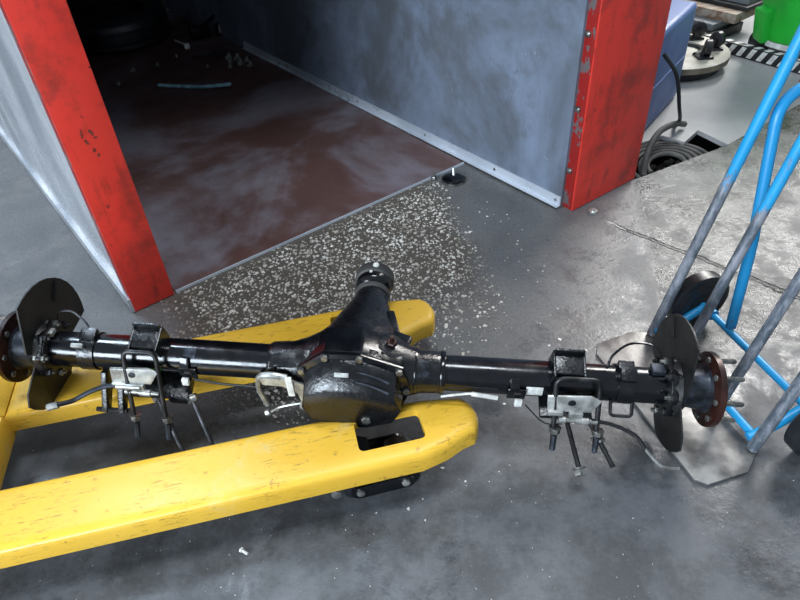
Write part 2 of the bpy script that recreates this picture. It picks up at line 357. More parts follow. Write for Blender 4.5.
# dark worn spots in the paint of the narrow post
for (cx, cz, rx, rz, tl) in ((.050, .590, .0035, .016, .15), (.055, .566, .0045, .010, -.4), (.074, .588, .004, .012, -.3), (.080, .572, .005, .0035, .1), (.066, .540, .005, .007, 0), (.071, .524, .004, .006, .3)):
    pts = []
    for q in range(9):
        a = 2*math.pi*q/9; k_ = random.uniform(.7, 1.15); u, v_ = rx*k_*math.cos(a), rz*k_*math.sin(a)
        pts.append((cx+u*math.cos(tl)+v_*math.sin(tl), -.0001, cz-u*math.sin(tl)+v_*math.cos(tl)))
    m = B(); m.prism(pts, (0, -.0007, 0)); m.obj('worn_spot', 'red_worn', lp)

# ------------------------------------------------------------------ pallet jack
JA = R(10.5); JR = Matrix.Rotation(JA, 3, 'Z'); ZT = .155
jack = thing('pallet_jack', 'worn yellow hand pallet jack with two forks carrying the axle', 'pallet jack', (0, 0, 0), JR)
def fork(vc):
    hw = .081; u0, u1 = -.76, .325
    out = [(u0, -hw), (.175, -hw)]
    out += [(.235, -hw+.014), (.275, -hw+.032)]
    cx, rx = .268, u1-.268
    for i in range(9):
        a = -math.pi/2*.55+i*(math.pi/2*.55+math.pi/2*.62)/8
        out.append((cx+rx*math.cos(a), .008+.066*math.sin(a)))
    out += [(.255, hw-.010), (.21, hw-.002), (.16, hw), (u0, hw)]
    o2 = [V((x, y)) for x, y in out]; n = len(o2)
    def inset(k):
        res = []
        for i in range(n):
            p, a, b = o2[i], o2[i-1], o2[(i+1) % n]; d1 = (p-a).normalized(); d2 = (b-p).normalized()
            n1 = V((-d1.y, d1.x)); n2 = V((-d2.y, d2.x)); q = (n1+n2); q = q/max(q.dot(q)/2, .4); res.append(p+q*k)
        return res
    hole = []
    hx0, hx1, hy0, hy1, hr = .045, .195, -.036, .046, .012
    for (cx_, cy_, a0) in ((hx1-hr, hy0+hr, -90), (hx1-hr, hy1-hr, 0), (hx0+hr, hy1-hr, 90), (hx0+hr, hy0+hr, 180)):
        for i in range(4): a = R(a0+i*30); hole.append(V((cx_+hr*math.cos(a), cy_+hr*math.sin(a))))
    m = B(); bm = m.bm
    def ring(pts, z): return [bm.verts.new((p.x, p.y+vc, z)) for p in pts]
    def bridge(a, b):
        k = len(a)
        for i in range(k): bm.faces.new((a[i], a[(i+1) % k], b[(i+1) % k], b[i]))
    prof = [(.026, 0), (.016, -.0015), (.008, -.005), (.003, -.010), (0, -.018), (0, -.056), (.006, -.056), (.006, -.014)]
    rs = [ring(inset(k), ZT+z) for k, z in prof]
    for a, b in zip(rs, rs[1:]): bridge(a, b)
    ht, hb = ring(hole, ZT), ring(hole, ZT-.02); bridge(ht, hb)
    hb2 = ring([V((p.x*1.0, p.y)) for p in hole], ZT-.014)
    def fill(r1, r2):
        es = []
        for r_ in (r1, r2):
            for i in range(len(r_)):
                e = bm.edges.get((r_[i], r_[(i+1) % len(r_)])) or bm.edges.new((r_[i], r_[(i+1) % len(r_)])); es.append(e)
        bmesh.ops.triangle_fill(bm, edges=es, use_beauty=True)
    fill(rs[0], ht); fill(rs[-1], hb2)
    return m.obj('fork', 'yellow', jack)
def bogie(vc, name='roller_bogie'):
    m = B()
    for s_ in (-1, 1):
        pts = [(.0, vc+s_*.058, .048)]
        prof = []
        for i in range(12):
            a = 2*math.pi*i/12; prof.append((.085+(.052 if math.cos(a) > 0 else -.052)+.022*math.cos(a), vc+s_*.056, .043+.022*math.sin(a)))
        m.prism(prof, (0, s_*.006, 0))
    m.box((.04, vc, .098), (.03, .05, .07), Matrix.Rotation(.5, 3, 'Y'))
    bo = m.obj(name, 'black_gloss', jack)
    for x in (.033, .137):
        r = B(); r.lathe([(-.05, .032), (-.046, .038), (.046, .038), (.05, .032)], (x, vc, .0385), (0, 1, 0), 20); r.obj('roller', 'rubber', bo)
        r = B(); r.lathe([(0, .010), (.005, .009), (.007, .005)], (x, vc-.062, .043), (0, -1, 0), 8); r.obj('axle_bolt', 'zinc', bo)
    r = B(); r.lathe([(0, .013), (.006, .012), (.008, .006)], (-.02, vc-.070, .075), (0, -1, 0), 8); r.tube([(-.02, vc+.05, .075), (-.02, vc-.07, .075)], .008, 8); r.obj('pivot_bolt', 'zinc', bo)
for vc in (.883, 1.252): fork(vc); bogie(vc)
# push rods under the forks
for vc in (.883, 1.252):
    m = B(); m.tube([(-.85, vc, .085), (.0, vc, .09)], .011, 8); m.obj('push_rod', 'black_matte', jack)
# cross frame joining the forks, with sloping gussets
m = B(); m.box((-.835, 1.0675, .115), (.155, .54, .08), bev=.012); m.obj('cross_frame', 'yellow', jack)
for v0, v1 in ((.80, .966), (1.17, 1.335)):
    m = B(); m.prism([(-.90, v0+.004, .15), (-.755, v0+.004, .15), (-.765, v0+.004, .163), (-.90, v0+.004, .27)], (0, v1-v0-.008, 0)); m.bevel(.004); m.obj('gusset', 'yellow', jack)
m = B(); m.box((-.92, 1.0675, .26), (.05, .5, .3), bev=.012); m.obj('back_plate', 'yellow', jack)
m = B(); m.lathe([(0, .05), (.03, .055), (.2, .055), (.24, .04)], (-1.06, 1.0675, .12), (0, 0, 1), 20); m.box((-1.02, 1.0675, .2), (.18, .12, .1), bev=.01); m.obj('pump', 'yellow', jack)
for s_ in (-1, 1):
    m = B(); m.lathe([(-.025, .08), (-.02, .09), (.02, .09), (.025, .08)], (-1.06, 1.0675+s_*.06, .091), (0, 1, 0), 28); m.obj('steer_wheel', 'rubber', jack)
m = B(); m.tube([(-1.06, 1.0675, .1), (-1.06, 1.0675, .3)], .02, 10); m.tube(fillet([(-1.02, 1.0675, .26), (-1.12, 1.0675, .95), (-1.12, .95, 1.08), (-1.13, .95, 1.2), (-1.13, 1.185, 1.2), (-1.12, 1.185, 1.08), (-1.12, 1.0675, .95)], .03), .016, 10); m.obj('handle', 'black_matte', jack)

# ------------------------------------------------------------------ the axle
A0 = V((-.904, 1.120, .280)); ex = V((.991, -.112, -.072)).normalized(); ez = (V((0, 0, 1))-ex*ex.z).normalized(); ey = ez.cross(ex)
AR = Matrix((ex, ey, ez)).transposed()
ax = thing('rear_axle', 'black painted truck rear axle with differential and rusty wheel flanges', 'axle', tuple(A0), AR * .96)
XD = .855
# tubes
for x0, x1 in ((.09, .66), (1.04, 1.575)):
    m = B(); m.lathe([(x0, .043), (x1, .043)], (0, 0, 0), (1, 0, 0), 40); m.obj('axle_tube', 'black_gloss', ax)
# housing: arms, bowl and nose
m = B()
m.lathe([(.645, .046), (.652, .050), (.70, .054), (.735, .066), (.77, .085), (.80, .09)], (0, .0, 0), (1, 0, 0), 32)
m.lathe([(1.063, .046), (1.056, .050), (1.01, .053), (.975, .064), (.94, .085), (.91, .09)], (0, .0, 0), (1, 0, 0), 32)
rings = []
for y_, rx, rz, cx in ((-.05, .117, .100, 0), (-.03, .117, .1, 0), (-.02, .112, .096, 0), (.02, .108, .094, .001), (.055, .103, .088, .002), (.09, .095, .082, .002), (.14, .078, .072, .004), (.19, .062, .059, .008), (.23, .048, .048, .011), (.262, .043, .043, .012)):
    rings.append([m.bm.verts.new((XD+cx+rx*math.cos(a), y_, rz*math.sin(a))) for a in [2*math.pi*j/40 for j in range(40)]])
for P, Q in zip(rings, rings[1:]):
    for j in range(40): m.bm.faces.new((P[j], P[(j+1) % 40], Q[(j+1) % 40], Q[j]))
m.bm.faces.new(rings[0]); m.bm.faces.new(rings[-1])
# webs from nose to arms and raised pads
m.prism([(XD-.17, -.01, .035), (XD-.03, .17, .03), (XD-.02, .05, .075), (XD-.12, -.02, .06)], (0, 0, -.07))
m.prism([(XD+.13, -.01, .035), (XD+.06, .16, .02), (XD+.05, .05, .06), (XD+.1, -.02, .06)], (0, 0, -.06))
hs = m.obj('housing', 'black_cast', ax)
m = B(); m.box((XD+.035, .17, .045), (.018, .075, .02), Matrix.Rotation(-.35, 3, 'X'), .004); m.obj('casting_rib', 'black_cast', hs)
m = B(); m.box((XD+.045, .215, .015), (.03, .05, .03), None, .005); m.obj('casting_rib', 'black_cast', hs)
m = B(); m.box((XD+.075, .12, .03), (.03, .085, .03), Matrix.Rotation(.25, 3, 'Z'), .006); m.obj('casting_rib', 'black_cast', hs)
m = B(); m.box((XD+.098, .06, .035), (.05, .045, .02), Matrix.Rotation(-.4, 3, 'Z'), .004); m.obj('casting_rib', 'black_cast', hs)
m = B(); m.box((.697, -.03, .04), (.07, .035, .018), Matrix.Rotation(.55, 3, 'X'), .004); m.obj('casting_rib', 'black_cast', hs)
m = B(); m.box((.743, -.035, .045), (.018, .05, .035), Matrix.Rotation(.5, 3, 'X'), .004); m.obj('casting_rib', 'black_cast', hs)
m = B(); m.box((.662, -.03, .032), (.014, .04, .03), Matrix.Rotation(.5, 3, 'X'), .004); m.obj('casting_rib', 'black_cast', hs)
m = B(); m.box((1.005, -.028, .035), (.055, .04, .016), Matrix.Rotation(.65, 3, 'X'), .004); m.lathe([(0, .009), (.006, .008)], (1.02, -.045, .04), (0, -.6, .8), 12); m.obj('casting_boss', 'hub_steel', hs)
m = B(); m.lathe([(.992, .057), (.996, .0585), (1.0, .057)], (0, 0, 0), (1, 0, 0), 32, False); m.lathe([(1.055, .0515), (1.06, .053), (1.066, .0515)], (0, 0, 0), (1, 0, 0), 32, False); m.obj('arm_ring', 'black_gloss', hs)
# cover with bolted rim
RIM = [(-.125, .050), (-.065, .100), (.018, .102), (.112, .066), (.130, .0), (.110, -.066), (.040, -.106), (-.045, -.106), (-.112, -.070), (-.132, -.01)]
rim = [(XD+x, z) for x, z in RIM]
m = B(); m.prism([(x, .030, z) for x, z in rim], (0, -.080, 0)); m.bevel(.005, 2, 20); m.obj('housing_band', 'black_gloss', ax)
m = B(); m.prism([(XD+(x-XD)*1.03, -.052, z*1.03) for x, z in rim], (0, -.012, 0)); m.bevel(.002, 2, 20)
cv = m.obj('cover_rim', 'black_gloss', ax)
m = B(); rings = []; nr = len(rim)
for y_, kx, kz, oz in ((-.060, .90, .88, 0), (-.070, .89, .86, 0), (-.108, .88, .62, -.024), (-.112, .84, .58, -.026), (-.114, .6, .35, -.03)):
    rings.append([m.bm.verts.new((XD+(x-XD)*kx, y_, z*kz+oz)) for x, z in rim])
for P, Q in zip(rings, rings[1:]):
    for j in range(nr): m.bm.faces.new((P[j], P[(j+1) % nr], Q[(j+1) % nr], Q[j]))
m.bm.faces.new(rings[-1]); m.bm.faces.new(rings[0]); m.bevel(.004, 2, 25)
m.obj('cover_dome', 'black_cast', ax)
for z0 in (.072, .054):
    fy = lambda z: -.0715-.79*(.087-z)
    m = B(); m.tube(spline([(XD+q, fy(z0-d), z0-d) for q, d in ((.01, 0), (.035, .003), (.06, .009), (.085, .017))]), .0026, 6); m.obj('cover_rib', 'hub_steel', ax)
for x, z in RIM:
    m = B(); m.hexnut((XD+x*.95, -.064, z*.95), (0, -1, 0), .0085, .009); m.obj('cover_bolt', 'bolt_steel', cv)
m = B(); m.hexnut((XD+.035, -.110, -.055), (0, -1, 0), .012, .010); m.obj('drain_plug', 'bolt_steel', ax)
m = B(); m.box((XD-.022, -.0885, .0655), (.032, .010, .003), Matrix.Rotation(.9, 3, 'X')); m.obj('data_plate', 'zinc', ax)
m = B(); m.hexnut((XD+.085, .0, .085), (0, -.2, 1), .013, .012); m.lathe([(0, .006), (.03, .005)], (XD+.085, 0, .085), (0, -.2, 1), 10); m.obj('breather', 'rust_flange', ax)
# pinion flange
pc = (XD+.012, .262, 0)
m = B(); m.lathe([(-.006, .046), (.0, .049), (.008, .049), (.012, .044)], pc, (0, 1, 0), 32); m.obj('pinion_seal', 'grey_rubber', ax)
m = B(); m.lathe([(.008, .032), (.022, .034), (.030, .046), (.036, .049), (.064, .049), (.068, .045)], pc, (0, 1, 0), 32); pf = m.obj('pinion_flange', 'black_gloss', ax)
m = B(); m.lathe([(.052, .0495), (.056, .054), (.086, .054), (.090, .051), (.090, .03), (.075, .028)], pc, (0, 1, 0), 32); m.obj('dust_cap', 'grey_rubber', ax)
m = B(); m.lathe([(0, .009), (.004, .008)], (XD+.016, .334, .053), (0, 0, 1), 10); m.box((XD+.004, .315, .048), (.007, .014, .004)); m.obj('paint_mark', 'label_white', pf)

# wheel ends
def wheel_end(x, s):                                             # s=+1 points outwards to the right
    m = B(); X_ = lambda h: x+s*h
    m.lathe([(s*-.085+x, .050), (s*-.080+x, .056), (s*-.062+x, .056), (s*-.06+x, .048), (s*-.045+x, .046), (s*-.012+x, .052), (s*-.006+x, .06)], (0, 0, 0), (1, 0, 0), 36)
    m.obj('hub', 'hub_steel', ax)
    m = B(); m.lathe([(x-s*.008, .058), (x-s*.007, .086), (x-s*.005, .089), (x+s*.007, .089), (x+s*.009, .086)], (0, 0, 0), (1, 0, 0), 48); fl = m.obj('wheel_flange', 'rust_flange', ax)
    for j in range(8):
        a = 2*math.pi*(j+.5)/8; c = (x-s*.008, .073*math.cos(a), .073*math.sin(a))
        q = B(); q.lathe([(0, .0075), (s*-.003, .0075), (s*-.005, .004)], c, (1, 0, 0), 10); q.lathe([(s*.014, .0058), (s*.055, .0058), (s*.058, .004)], c, (1, 0, 0), 8); q.obj('wheel_stud', 'bolt_steel', fl)
    # bearing retainer: squarish plate with bolts and nuts
    rp_ = [(.066*math.cos(a)*(1.12 if i % 2 else .97), .066*math.sin(a)*(1.12 if i % 2 else .97)) for i, a in enumerate([2*math.pi*j/16 for j in range(16)])]
    m = B(); m.prism([(x-s*.086, y_, z_) for y_, z_ in rp_], (-s*.012, 0, 0)); m.bevel(.002); rt_ = m.obj('bearing_retainer', 'black_cast', ax)
    for j in range(8):
        a = 2*math.pi*(j+.5)/8; c = V((x-s*.098, .063*math.cos(a), .063*math.sin(a)))
        q = B(); q.hexnut(c, (-s, 0, 0), .010, .009); q.lathe([(0, .005), (.016, .0045)], c, (-s, 0, 0), 8); q.hexnut(c+V((s*.012, 0, 0)), (s, 0, 0), .009, .008); q.obj('retainer_bolt', 'bolt_steel' if j % 2 else 'dark_steel', rt_)
    # dust shield: wide upper lobe and narrower lower lobe
    up_ = [(-.075, .050), (-.02, -.01), (.06, -.045)]
    up_ += [(.168*math.cos(R(q))+.008, .168*math.sin(R(q))) for q in (-11, -2, 10, 20, 30, 40, 50, 60, 70, 80, 90, 98, 106)]
    lo_ = [(.055, -.05), (.0, .0), (-.06, .01)]
    lo_ += [(.130*math.cos(R(194)), .130*math.sin(R(194)))]+[(.152*math.cos(R(q)), .152*math.sin(R(q))) for q in (203, 213, 224, 235, 246, 257, 266)]+[(.02, -.138), (.055, -.10)]
    pts = up_[3:]
    m = B(); m.prism([(x-s*.074, y_, z_) for y_, z_ in up_], (-s*.004, 0, 0)); m.prism([(x-s*.0745, y_, z_) for y_, z_ in lo_], (-s*.004, 0, 0))
    m.lathe([(x-s*.100, .062), (x-s*.078, .070)], (0, 0, 0), (1, 0, 0), 28); sh = m.obj('dust_shield', 'shield_black', ax)
    m = B(); m.prism([(x-s*.079, y_*.96, z_*.96) for y_, z_ in [pts[5], pts[6], (pts[6][0]*.7, pts[6][1]*.7), (pts[5][0]*.7, pts[5][1]*.7)]], (-s*.006, 0, 0)); m.obj('shield_rib', 'shield_black', sh)
wheel_end(0.0, -1); wheel_end(1.666, 1)

# spring perches (folded box brackets behind the tube)
def perch(x):
    tl = Matrix.Rotation(R(22), 3, 'X'); m = B()
    def bx(c, d): m.box(tuple(V((x, .012, .0))+tl @ V(c)), d, tl, .003)
    bx((0, .0, .075), (.066, .05, .008)); 
    for s_ in (-1, 1): bx((s_*.033, .0, .052), (.006, .066, .060))
    bx((0, .028, .065), (.066, .008, .06))
    p = m.obj('spring_perch', 'black_cast', ax)
    m = B(); m.lathe([(0, .010), (.002, .009)], tuple(V((x, .012, 0))+tl @ V((0, 0, .0795))), tl @ V((0, 0, 1)), 14); m.obj('centre_hole', 'black_matte', p)
perch(.352); perch(1.342)
# u-bolts, spring plates and the slack bolts hanging below
def ubolt(x0, x1, top, bot, sk=0.):
    (ty, tz), (by, bz) = top, bot
    m = B(); m.tube(fillet([(x0+sk, by, bz), (x0, ty, tz), (x1, ty, tz), (x1+sk, by, bz)], .02, 6), .0060, 10); u = m.obj('u_bolt', 'dark_steel', ax)
    d = (V((0, ty, tz))-V((0, by, bz))).normalized()
    for x in (x0+sk, x1+sk):
        q = B(); q.hexnut(V((x, by, bz))+d*.045, d, .0125, .013); q.lathe([(0, .014), (.002, .014)], V((x, by, bz))+d*.058, d, 14); q.obj('nut', 'bolt_steel', u)
        q = B(); q.lathe([(0, .0072), (.040, .0072)], V((x, by, bz)), d, 8); q.obj('thread', 'hub_steel', u)
def slack(a, b, nutat):
    a, b = V(a), V(b); d = (b-a).normalized()
    m = B(); m.tube([a, b], .006, 8); u = m.obj('slack_bolt', 'dark_steel', ax)
    q = B(); q.hexnut(a+(b-a)*nutat-d*.008, d, .0135, .016); q.lathe([(-.003, .015), (0, .015)], a+(b-a)*nutat-d*.008, d, 14); q.obj('nut', 'bolt_steel', u)
ubolt(1.312, 1.408, (-.050, .058), (-.115, -.118), .012)
slack((1.355, -.045, -.075), (1.385, -.168, -.135), .97)
slack((1.405, -.05, -.075), (1.458, -.15, -.125), .45)
ubolt(.305, .385, (-.050, .058), (-.135, -.150), .018)
slack((.36, -.06, -.085), (.455, -.175, -.175), .02)
slack((.45, -.06, -.085), (.530, -.165, -.165), .02)
def splate(xc, s):
    m = B(); y_ = -.066
    m.prism([(xc-.055*s, y_, .018), (xc+.04*s, y_, .024), (xc+.064*s, y_-.004, .016), (xc+.045*s, y_-.012, -.014), (xc-.052*s, y_-.012, -.016)], (0, -.005, -.002)); m.bevel(.0015)
    p = m.obj('spring_plate', 'zinc', ax)
    q = B(); q.lathe([(0, .009), (.003, .009), (.004, .006)], (xc, y_-.008, .004), (0, -1, .1), 12); q.obj('plate_hole', 'hub_steel', p)
    q = B(); q.box((xc-.034*s, y_-.016, -.020), (.034, .016, .012), None, .002); q.box((xc+.012*s, y_-.018, -.026), (.03, .014, .022), None, .002); q.obj('clip', 'zinc', p)
    q = B(); q.lathe([(-.035, .008), (-.02, .009), (-.018, .006), (.0, .006), (.002, .009), (.03, .009), (.032, .006), (.05, .005)], (xc+.012*s, y_-.022, -.040), (s, -.05, .02), 10); q.obj('line_union', 'zinc', p)
splate(1.352, 1); splate(.325, 1)
m = B(); m.box((1.352, -.02, -.055), (.12, .09, .012), Matrix.Rotation(.25, 3, 'X'), .003); m.obj('lower_plate', 'black_cast', ax)
m = B(); m.box((.36, -.03, -.062), (.16, .09, .012), Matrix.Rotation(.25, 3, 'X'), .003); m.box((.42, -.045, -.075), (.05, .06, .03), Matrix.Rotation(.3, 3, 'X'), .006); m.obj('lower_plate', 'black_cast', ax)
# shock mount legs under the left tube
for dx in (0, .042):
    m = B(); m.prism([(.222+dx, .02, -.03), (.222+dx, -.045, -.03), (.222+dx, -.085, -.10), (.222+dx, -.095, -.118), (.222+dx, -.075, -.130), (.222+dx, -.05, -.10)], (.014, 0, 0)); m.bevel(.002); m.obj('shock_bracket', 'black_cast', ax)
m = B(); m.tube([(.205, -.085, -.118), (.285, -.085, -.118)], .006, 8); m.obj('shock_pin', 'dark_steel', ax)
# clamps and tabs on the tubes
def clamp(x, wd, topz=.0):
    m = B(); m.lathe([(x-wd/2, .0435), (x-wd/2, .047), (x+wd/2, .047), (x+wd/2, .0435)], (0, 0, 0), (1, 0, 0), 32, False); m.box((x, .005, .050), (wd, .03, .016), Matrix.Rotation(.3, 3, 'X'), .003); return m
clamp(.195, .04).obj('tube_clamp', 'black_cast', ax)
m = B(); m.box((.18, -.03, .045), (.03, .01, .010), Matrix.Rotation(.5, 3, 'X'), .002); m.obj('clamp_tab', 'zinc', ax)
m = clamp(1.475, .036); m.box((1.475, -.02, .052), (.036, .034, .018), Matrix.Rotation(.5, 3, 'X'), .003); m.obj('tube_clamp', 'black_cast', ax)
m = B(); m.tube(fillet([(1.448, -.04, -.02), (1.448, -.062, -.045), (1.496, -.062, -.045), (1.496, -.04, -.02)], .01), .004, 8); m.obj('line_loop', 'dark_steel', ax)
for x in (.452, 1.232):
    m = B(); m.box((x, -.046, -.008), (.042, .006, .036), Matrix.Rotation(.15, 3, 'X'), .002); m.box((x-.006, -.043, .022), (.022, .006, .028), Matrix.Rotation(-.5, 3, 'X'), .002); m.obj('cable_tab', 'black_gloss', ax)
    m = B(); m.box((x+.006 if x > 1 else x-.008, -.056, -.028), (.017, .010, .020), None, .002); m.obj('connector', 'label_white', ax)
def decal(x, wdt, a0, a1, mat, name='label_sticker'):             # wraps the tube; angle from straight up towards the camera
    m = B(); k = 6
    a = [R(a0+(a1-a0)*i/k) for i in range(k+1)]
    v = [[m.bm.verts.new((x+dx, -rr*math.sin(q), rr*math.cos(q))) for q in a] for dx in (-wdt/2, wdt/2) for rr in (.0434,)]
    for i in range(k): m.bm.faces.new((v[0][i], v[0][i+1], v[1][i+1], v[1][i]))
    u = [[m.bm.verts.new((x+dx, -rr*math.sin(q), rr*math.cos(q))) for q in a] for dx in (-wdt/2, wdt/2) for rr in (.0438,)]
    for i in range(k): m.bm.faces.new((u[0][i], u[0][i+1], u[1][i+1], u[1][i]))
    return m.obj(name, mat, ax)
decal(1.272, .038, 72, 108, 'label_white'); decal(.455, .03, 18, 50, 'hub_steel', 'scuffed_pad'); decal(.37, .032, 92, 102, 'tag_green', 'green_tag')
m = B(); m.tube(spline([(1.06, -.05, -.03), (1.12, -.052, -.012), (1.14, -.052, -.012)]), .003, 6); m.tube([(1.13, -.052, -.012), (1.19, -.054, -.018)], .0055, 8); m.obj('brake_line', 'label_white', ax)
m = B(); m.tube(spline([(1.255, -.055, -.035), (1.30, -.08, -.065), (1.34, -.085, -.06)]), .0018, 6); m.obj('thin_wire', 'black_matte', ax)
m = B(); m.tube(spline([(.46, -.045, -.03), (.53, -.05, -.035), (.60, -.052, -.035), (.64, -.06, -.03)]), .003, 6); m.obj('brake_line', 'black_matte', ax)
# sensor leads arching over each end
m = B(); m.tube(spline([(.10, .04, .06), (.115, .04, .085), (.15, .04, .088), (.185, .025, .065), (.195, .01, .05)]), .003, 8); m.obj('sensor_lead', 'dark_steel', ax)
m = B(); m.box((.095, .0, .055), (.03, .02, .012), None, .002); m.obj('sensor', 'zinc', ax)
m = B(); m.tube(spline([(1.435, .01, .045), (1.45, .035, .06), (1.49, .06, .075), (1.54, .055, .075), (1.56, .02, .055)]), .003, 8); m.obj('sensor_lead', 'black_gloss', ax)
m = B(); m.box((1.545, .005, .05), (.03, .03, .014), None, .003); m.obj('sensor', 'hub_steel', ax)
# brake cables
m = B(); m.tube(spline([(1.40, -.088, -.036), (1.45, -.09, -.045), (1.50, -.105, -.06), (1.525, -.125, -.085)]), .0045, 8); bc = m.obj('brake_hose', 'dark_steel', ax)
m = B(); m.tube(spline([(1.520, -.121, -.080), (1.545, -.140, -.100), (1.565, -.150, -.110), (1.60, -.150, -.112)]), .0042, 8); m.obj('hose_pipe', 'zinc', bc)
m = B(); m.tube(spline([(.30, -.088, -.022), (.26, -.088, -.025), (.22, -.10, -.035), (.18, -.118, -.05), (.145, -.135, -.05)]), .0058, 8); bc = m.obj('brake_hose', 'hub_steel', ax)
m = B(); m.lathe([(0, .008), (.06, .008)], (.285, -.088, -.023), (1, .0, .02), 10); m.obj('ferrule', 'zinc', bc)
m = B(); m.lathe([(0, .009), (.025, .0085), (.027, .006)], (.15, -.133, -.05), (-.85, -.3, -.1), 8); m.obj('ferrule', 'zinc', bc)
# bright bracket under the left arm
m = B(); m.tube(fillet([(.645, -.072, -.075), (.628, -.07, -.02), (.632, -.066, .022), (.665, -.066, .028), (.70, -.066, .022)], .014), .007, 8)
m.prism([(.635, -.07, .02), (.70, -.07, .022), (.755, -.072, .006), (.755, -.076, -.02), (.735, -.08, -.045), (.725, -.076, -.015), (.69, -.07, -.002), (.642, -.07, -.0)], (0, -.005, 0)); br = m.obj('line_bracket', 'zinc', ax)
m = B(); m.box((.709, -.080, .005), (.016, .006, .062), Matrix.Rotation(-.08, 3, 'Y'), .002); m.obj('white_tag', 'label_white', br)
m = B(); m.tube(spline([(.655, -.085, -.085), (.68, -.085, -.065), (.71, -.083, -.055), (.735, -.08, -.05)]), .003, 6); m.hexnut((.652, -.085, -.085), (-.8, -.2, -.3), .008, .012); m.hexnut((.737, -.078, -.048), (0, -1, -.4), .008, .018); m.obj('wire_end', 'zinc', br)

def all_parts(o):
    for c in o.children: yield c; yield from all_parts(c)
for o in all_parts(ax):
    for v_ in o.data.vertices: t_ = v_.co.x/1.666; v_.co.x -= .088*t_*(1-t_)

# ------------------------------------------------------------------ hand truck
HA = V((.701, 1.280, 0)); hw = V((.239, -.971, 0)).normalized(); hn = V((.971, .239, 0)).normalized(); HL = .414
HR = Matrix((hn, -hw, V((0, 0, 1)))).transposed()                 # x back, -y across towards the photographer, z up
tr = thing('hand_truck', 'blue tubular hand truck with bare worn lower bars and steel toe plate', 'hand truck', tuple(HA), HR)
def T(b, w_, z): return V((b, -w_, z))
m = B(); m.prism([T(.012, -.005, .001), T(.012, .42, .001), T(-.045, .462, .001), T(-.150, .462, .001), T(-.172, .44, .001), T(-.178, .015, .001), T(-.155, -.02, .001), T(-.04, -.03, .001)], (0, 0, .007)); m.bevel(.0015)
tp = m.obj('toe_plate', 'toe_steel', tr)
lean = math.tan(R(11.8))
def up(w_, z): return T(z*lean, w_, z)
m = B()
loop = fillet([up(0, .012), up(0, 1.02), up(.06, 1.14), up(HL-.06, 1.14), up(HL, 1.02), up(HL, .012)], .06)
pts = []
for a, b in zip(loop, loop[1:]):
    k = max(1, int((b-a).length/.06)); pts += [a.lerp(b, i/k) for i in range(k)]
m.tube(pts+[loop[-1]], .0135, 14); m.obj('frame_loop', 'worn_blue', tr)
for w_ in (.125, .285):
    m = B(); m.tube([up(w_, .012).lerp(up(w_, 1.0), i/16) for i in range(17)], .0125, 14); m.obj('upright', 'worn_blue', tr)
m = B(); m.tube([up(0, 1.0), up(HL, 1.0)], .011, 12); m.obj('cross_bar', 'blue_paint', tr); m = B(); m.tube([up(0, .03)+V((.01, 0, 0)), up(HL, .03)+V((.01, 0, 0))], .010, 12); m.obj('cross_bar', 'blue_paint', tr)
m = B(); m.tube([T(.135, -.03, .092), T(.135, .445, .092)], .0095, 12); xl = m.obj('wheel_axle', 'blue_paint', tr)
for w_ in (.055, .36):
    m = B(); m.lathe([(-.006, .016), (.006, .016)], T(.135, w_, .092), (0, 1, 0), 14); m.obj('collar', 'blue_paint', xl)
for w_ in (.018, HL-.02):
    m = B(); m.tube([T(.0, w_, .030), T(.07, w_, .05), T(.135, w_, .088)], .012, 10); m.obj('axle_bracket', 'blue_paint', tr)
m = B(); m.tube(fillet([T(.142, .118, .100), T(.155, .08, .33), T(.172, .0, .665), T(.26, -.01, .70), T(.36, .0, .72), T(.38, .2, .72), T(.36, HL, .72), T(.142, HL+.01, .60)], .05), .0135, 14); m.obj('stair_strut', 'blue_paint', tr)
for w_ in (-.012, .452):
    m = B(); m.lathe([(-.022, .055), (-.023, .078), (-.016, .089), (.016, .089), (.023, .078), (.022, .055)], T(.135, w_, .0905), (0, 1, 0), 36)
    for s_ in (-1, 1): m.lathe([(s_*.021, .074), (s_*.024, .070), (s_*.021, .066)], T(.135, w_, .0905), (0, 1, 0), 36, False)
    wh = m.obj('wheel', 'rubber', tr)
    m = B(); m.lathe([(-.026, .02), (-.020, .05), (.020, .05), (.026, .02)], T(.135, w_, .0905), (0, 1, 0), 24); m.obj('hub', 'black_matte', wh)

# ------------------------------------------------------------------ booth contents
def tyre(loc, ro, wd, label, rot=None):
    o = thing('tyre', label, 'tyre', loc, rot)
    m = B(); ri = ro*.60; h = wd
    prof = [(.0, ri), (.0, ro*.80), (h*.08, ro*.93), (h*.2, ro*.985), (h*.5, ro), (h*.8, ro*.985), (h*.92, ro*.93), (h, ro*.80), (h, ri), (h*.86, ri*1.02), (h*.8, ri*1.18), (h*.2, ri*1.18), (h*.14, ri*1.02), (.0, ri)]
    m.lathe(prof, (0, 0, 0), (0, 0, 1), 48, False); t = m.obj('carcass', 'rubber', o)
    m = B()
    for z in (.3, .5, .7): m.lathe([(h*z-.004, ro*.999), (h*z-.004, ro*1.006), (h*z-.028, ro*1.004), (h*z-.028, ro*.99)], (0, 0, 0), (0, 0, 1), 48, False)
    m.obj('tread', 'rubber', t); return o
tyre((-1.62, 4.18, .014), .30, .19, 'black tyre lying flat at the back of the dark booth')
tyre((-1.92, 3.66, .014), .25, .17, 'dark tyre half hidden behind the narrow red post')
m = B(); m.tube(spline([(-1.20, 3.38, .02), (-1.08, 3.34, .022), (-.94, 3.305, .024), (-.80, 3.30, .030)]), .010, 10); tag(m.obj('hose_offcut', 'pale_hose'), 'pale bluish plastic hose offcut on the booth floor', 'hose')
m = B(); m.tube([(-1.10, 3.78, .02), (-.90, 3.74, .045)], .007, 8); tag(m.obj('metal_rod', 'hub_steel'), 'grey rod lying by the scrap bits in the booth', 'rod')
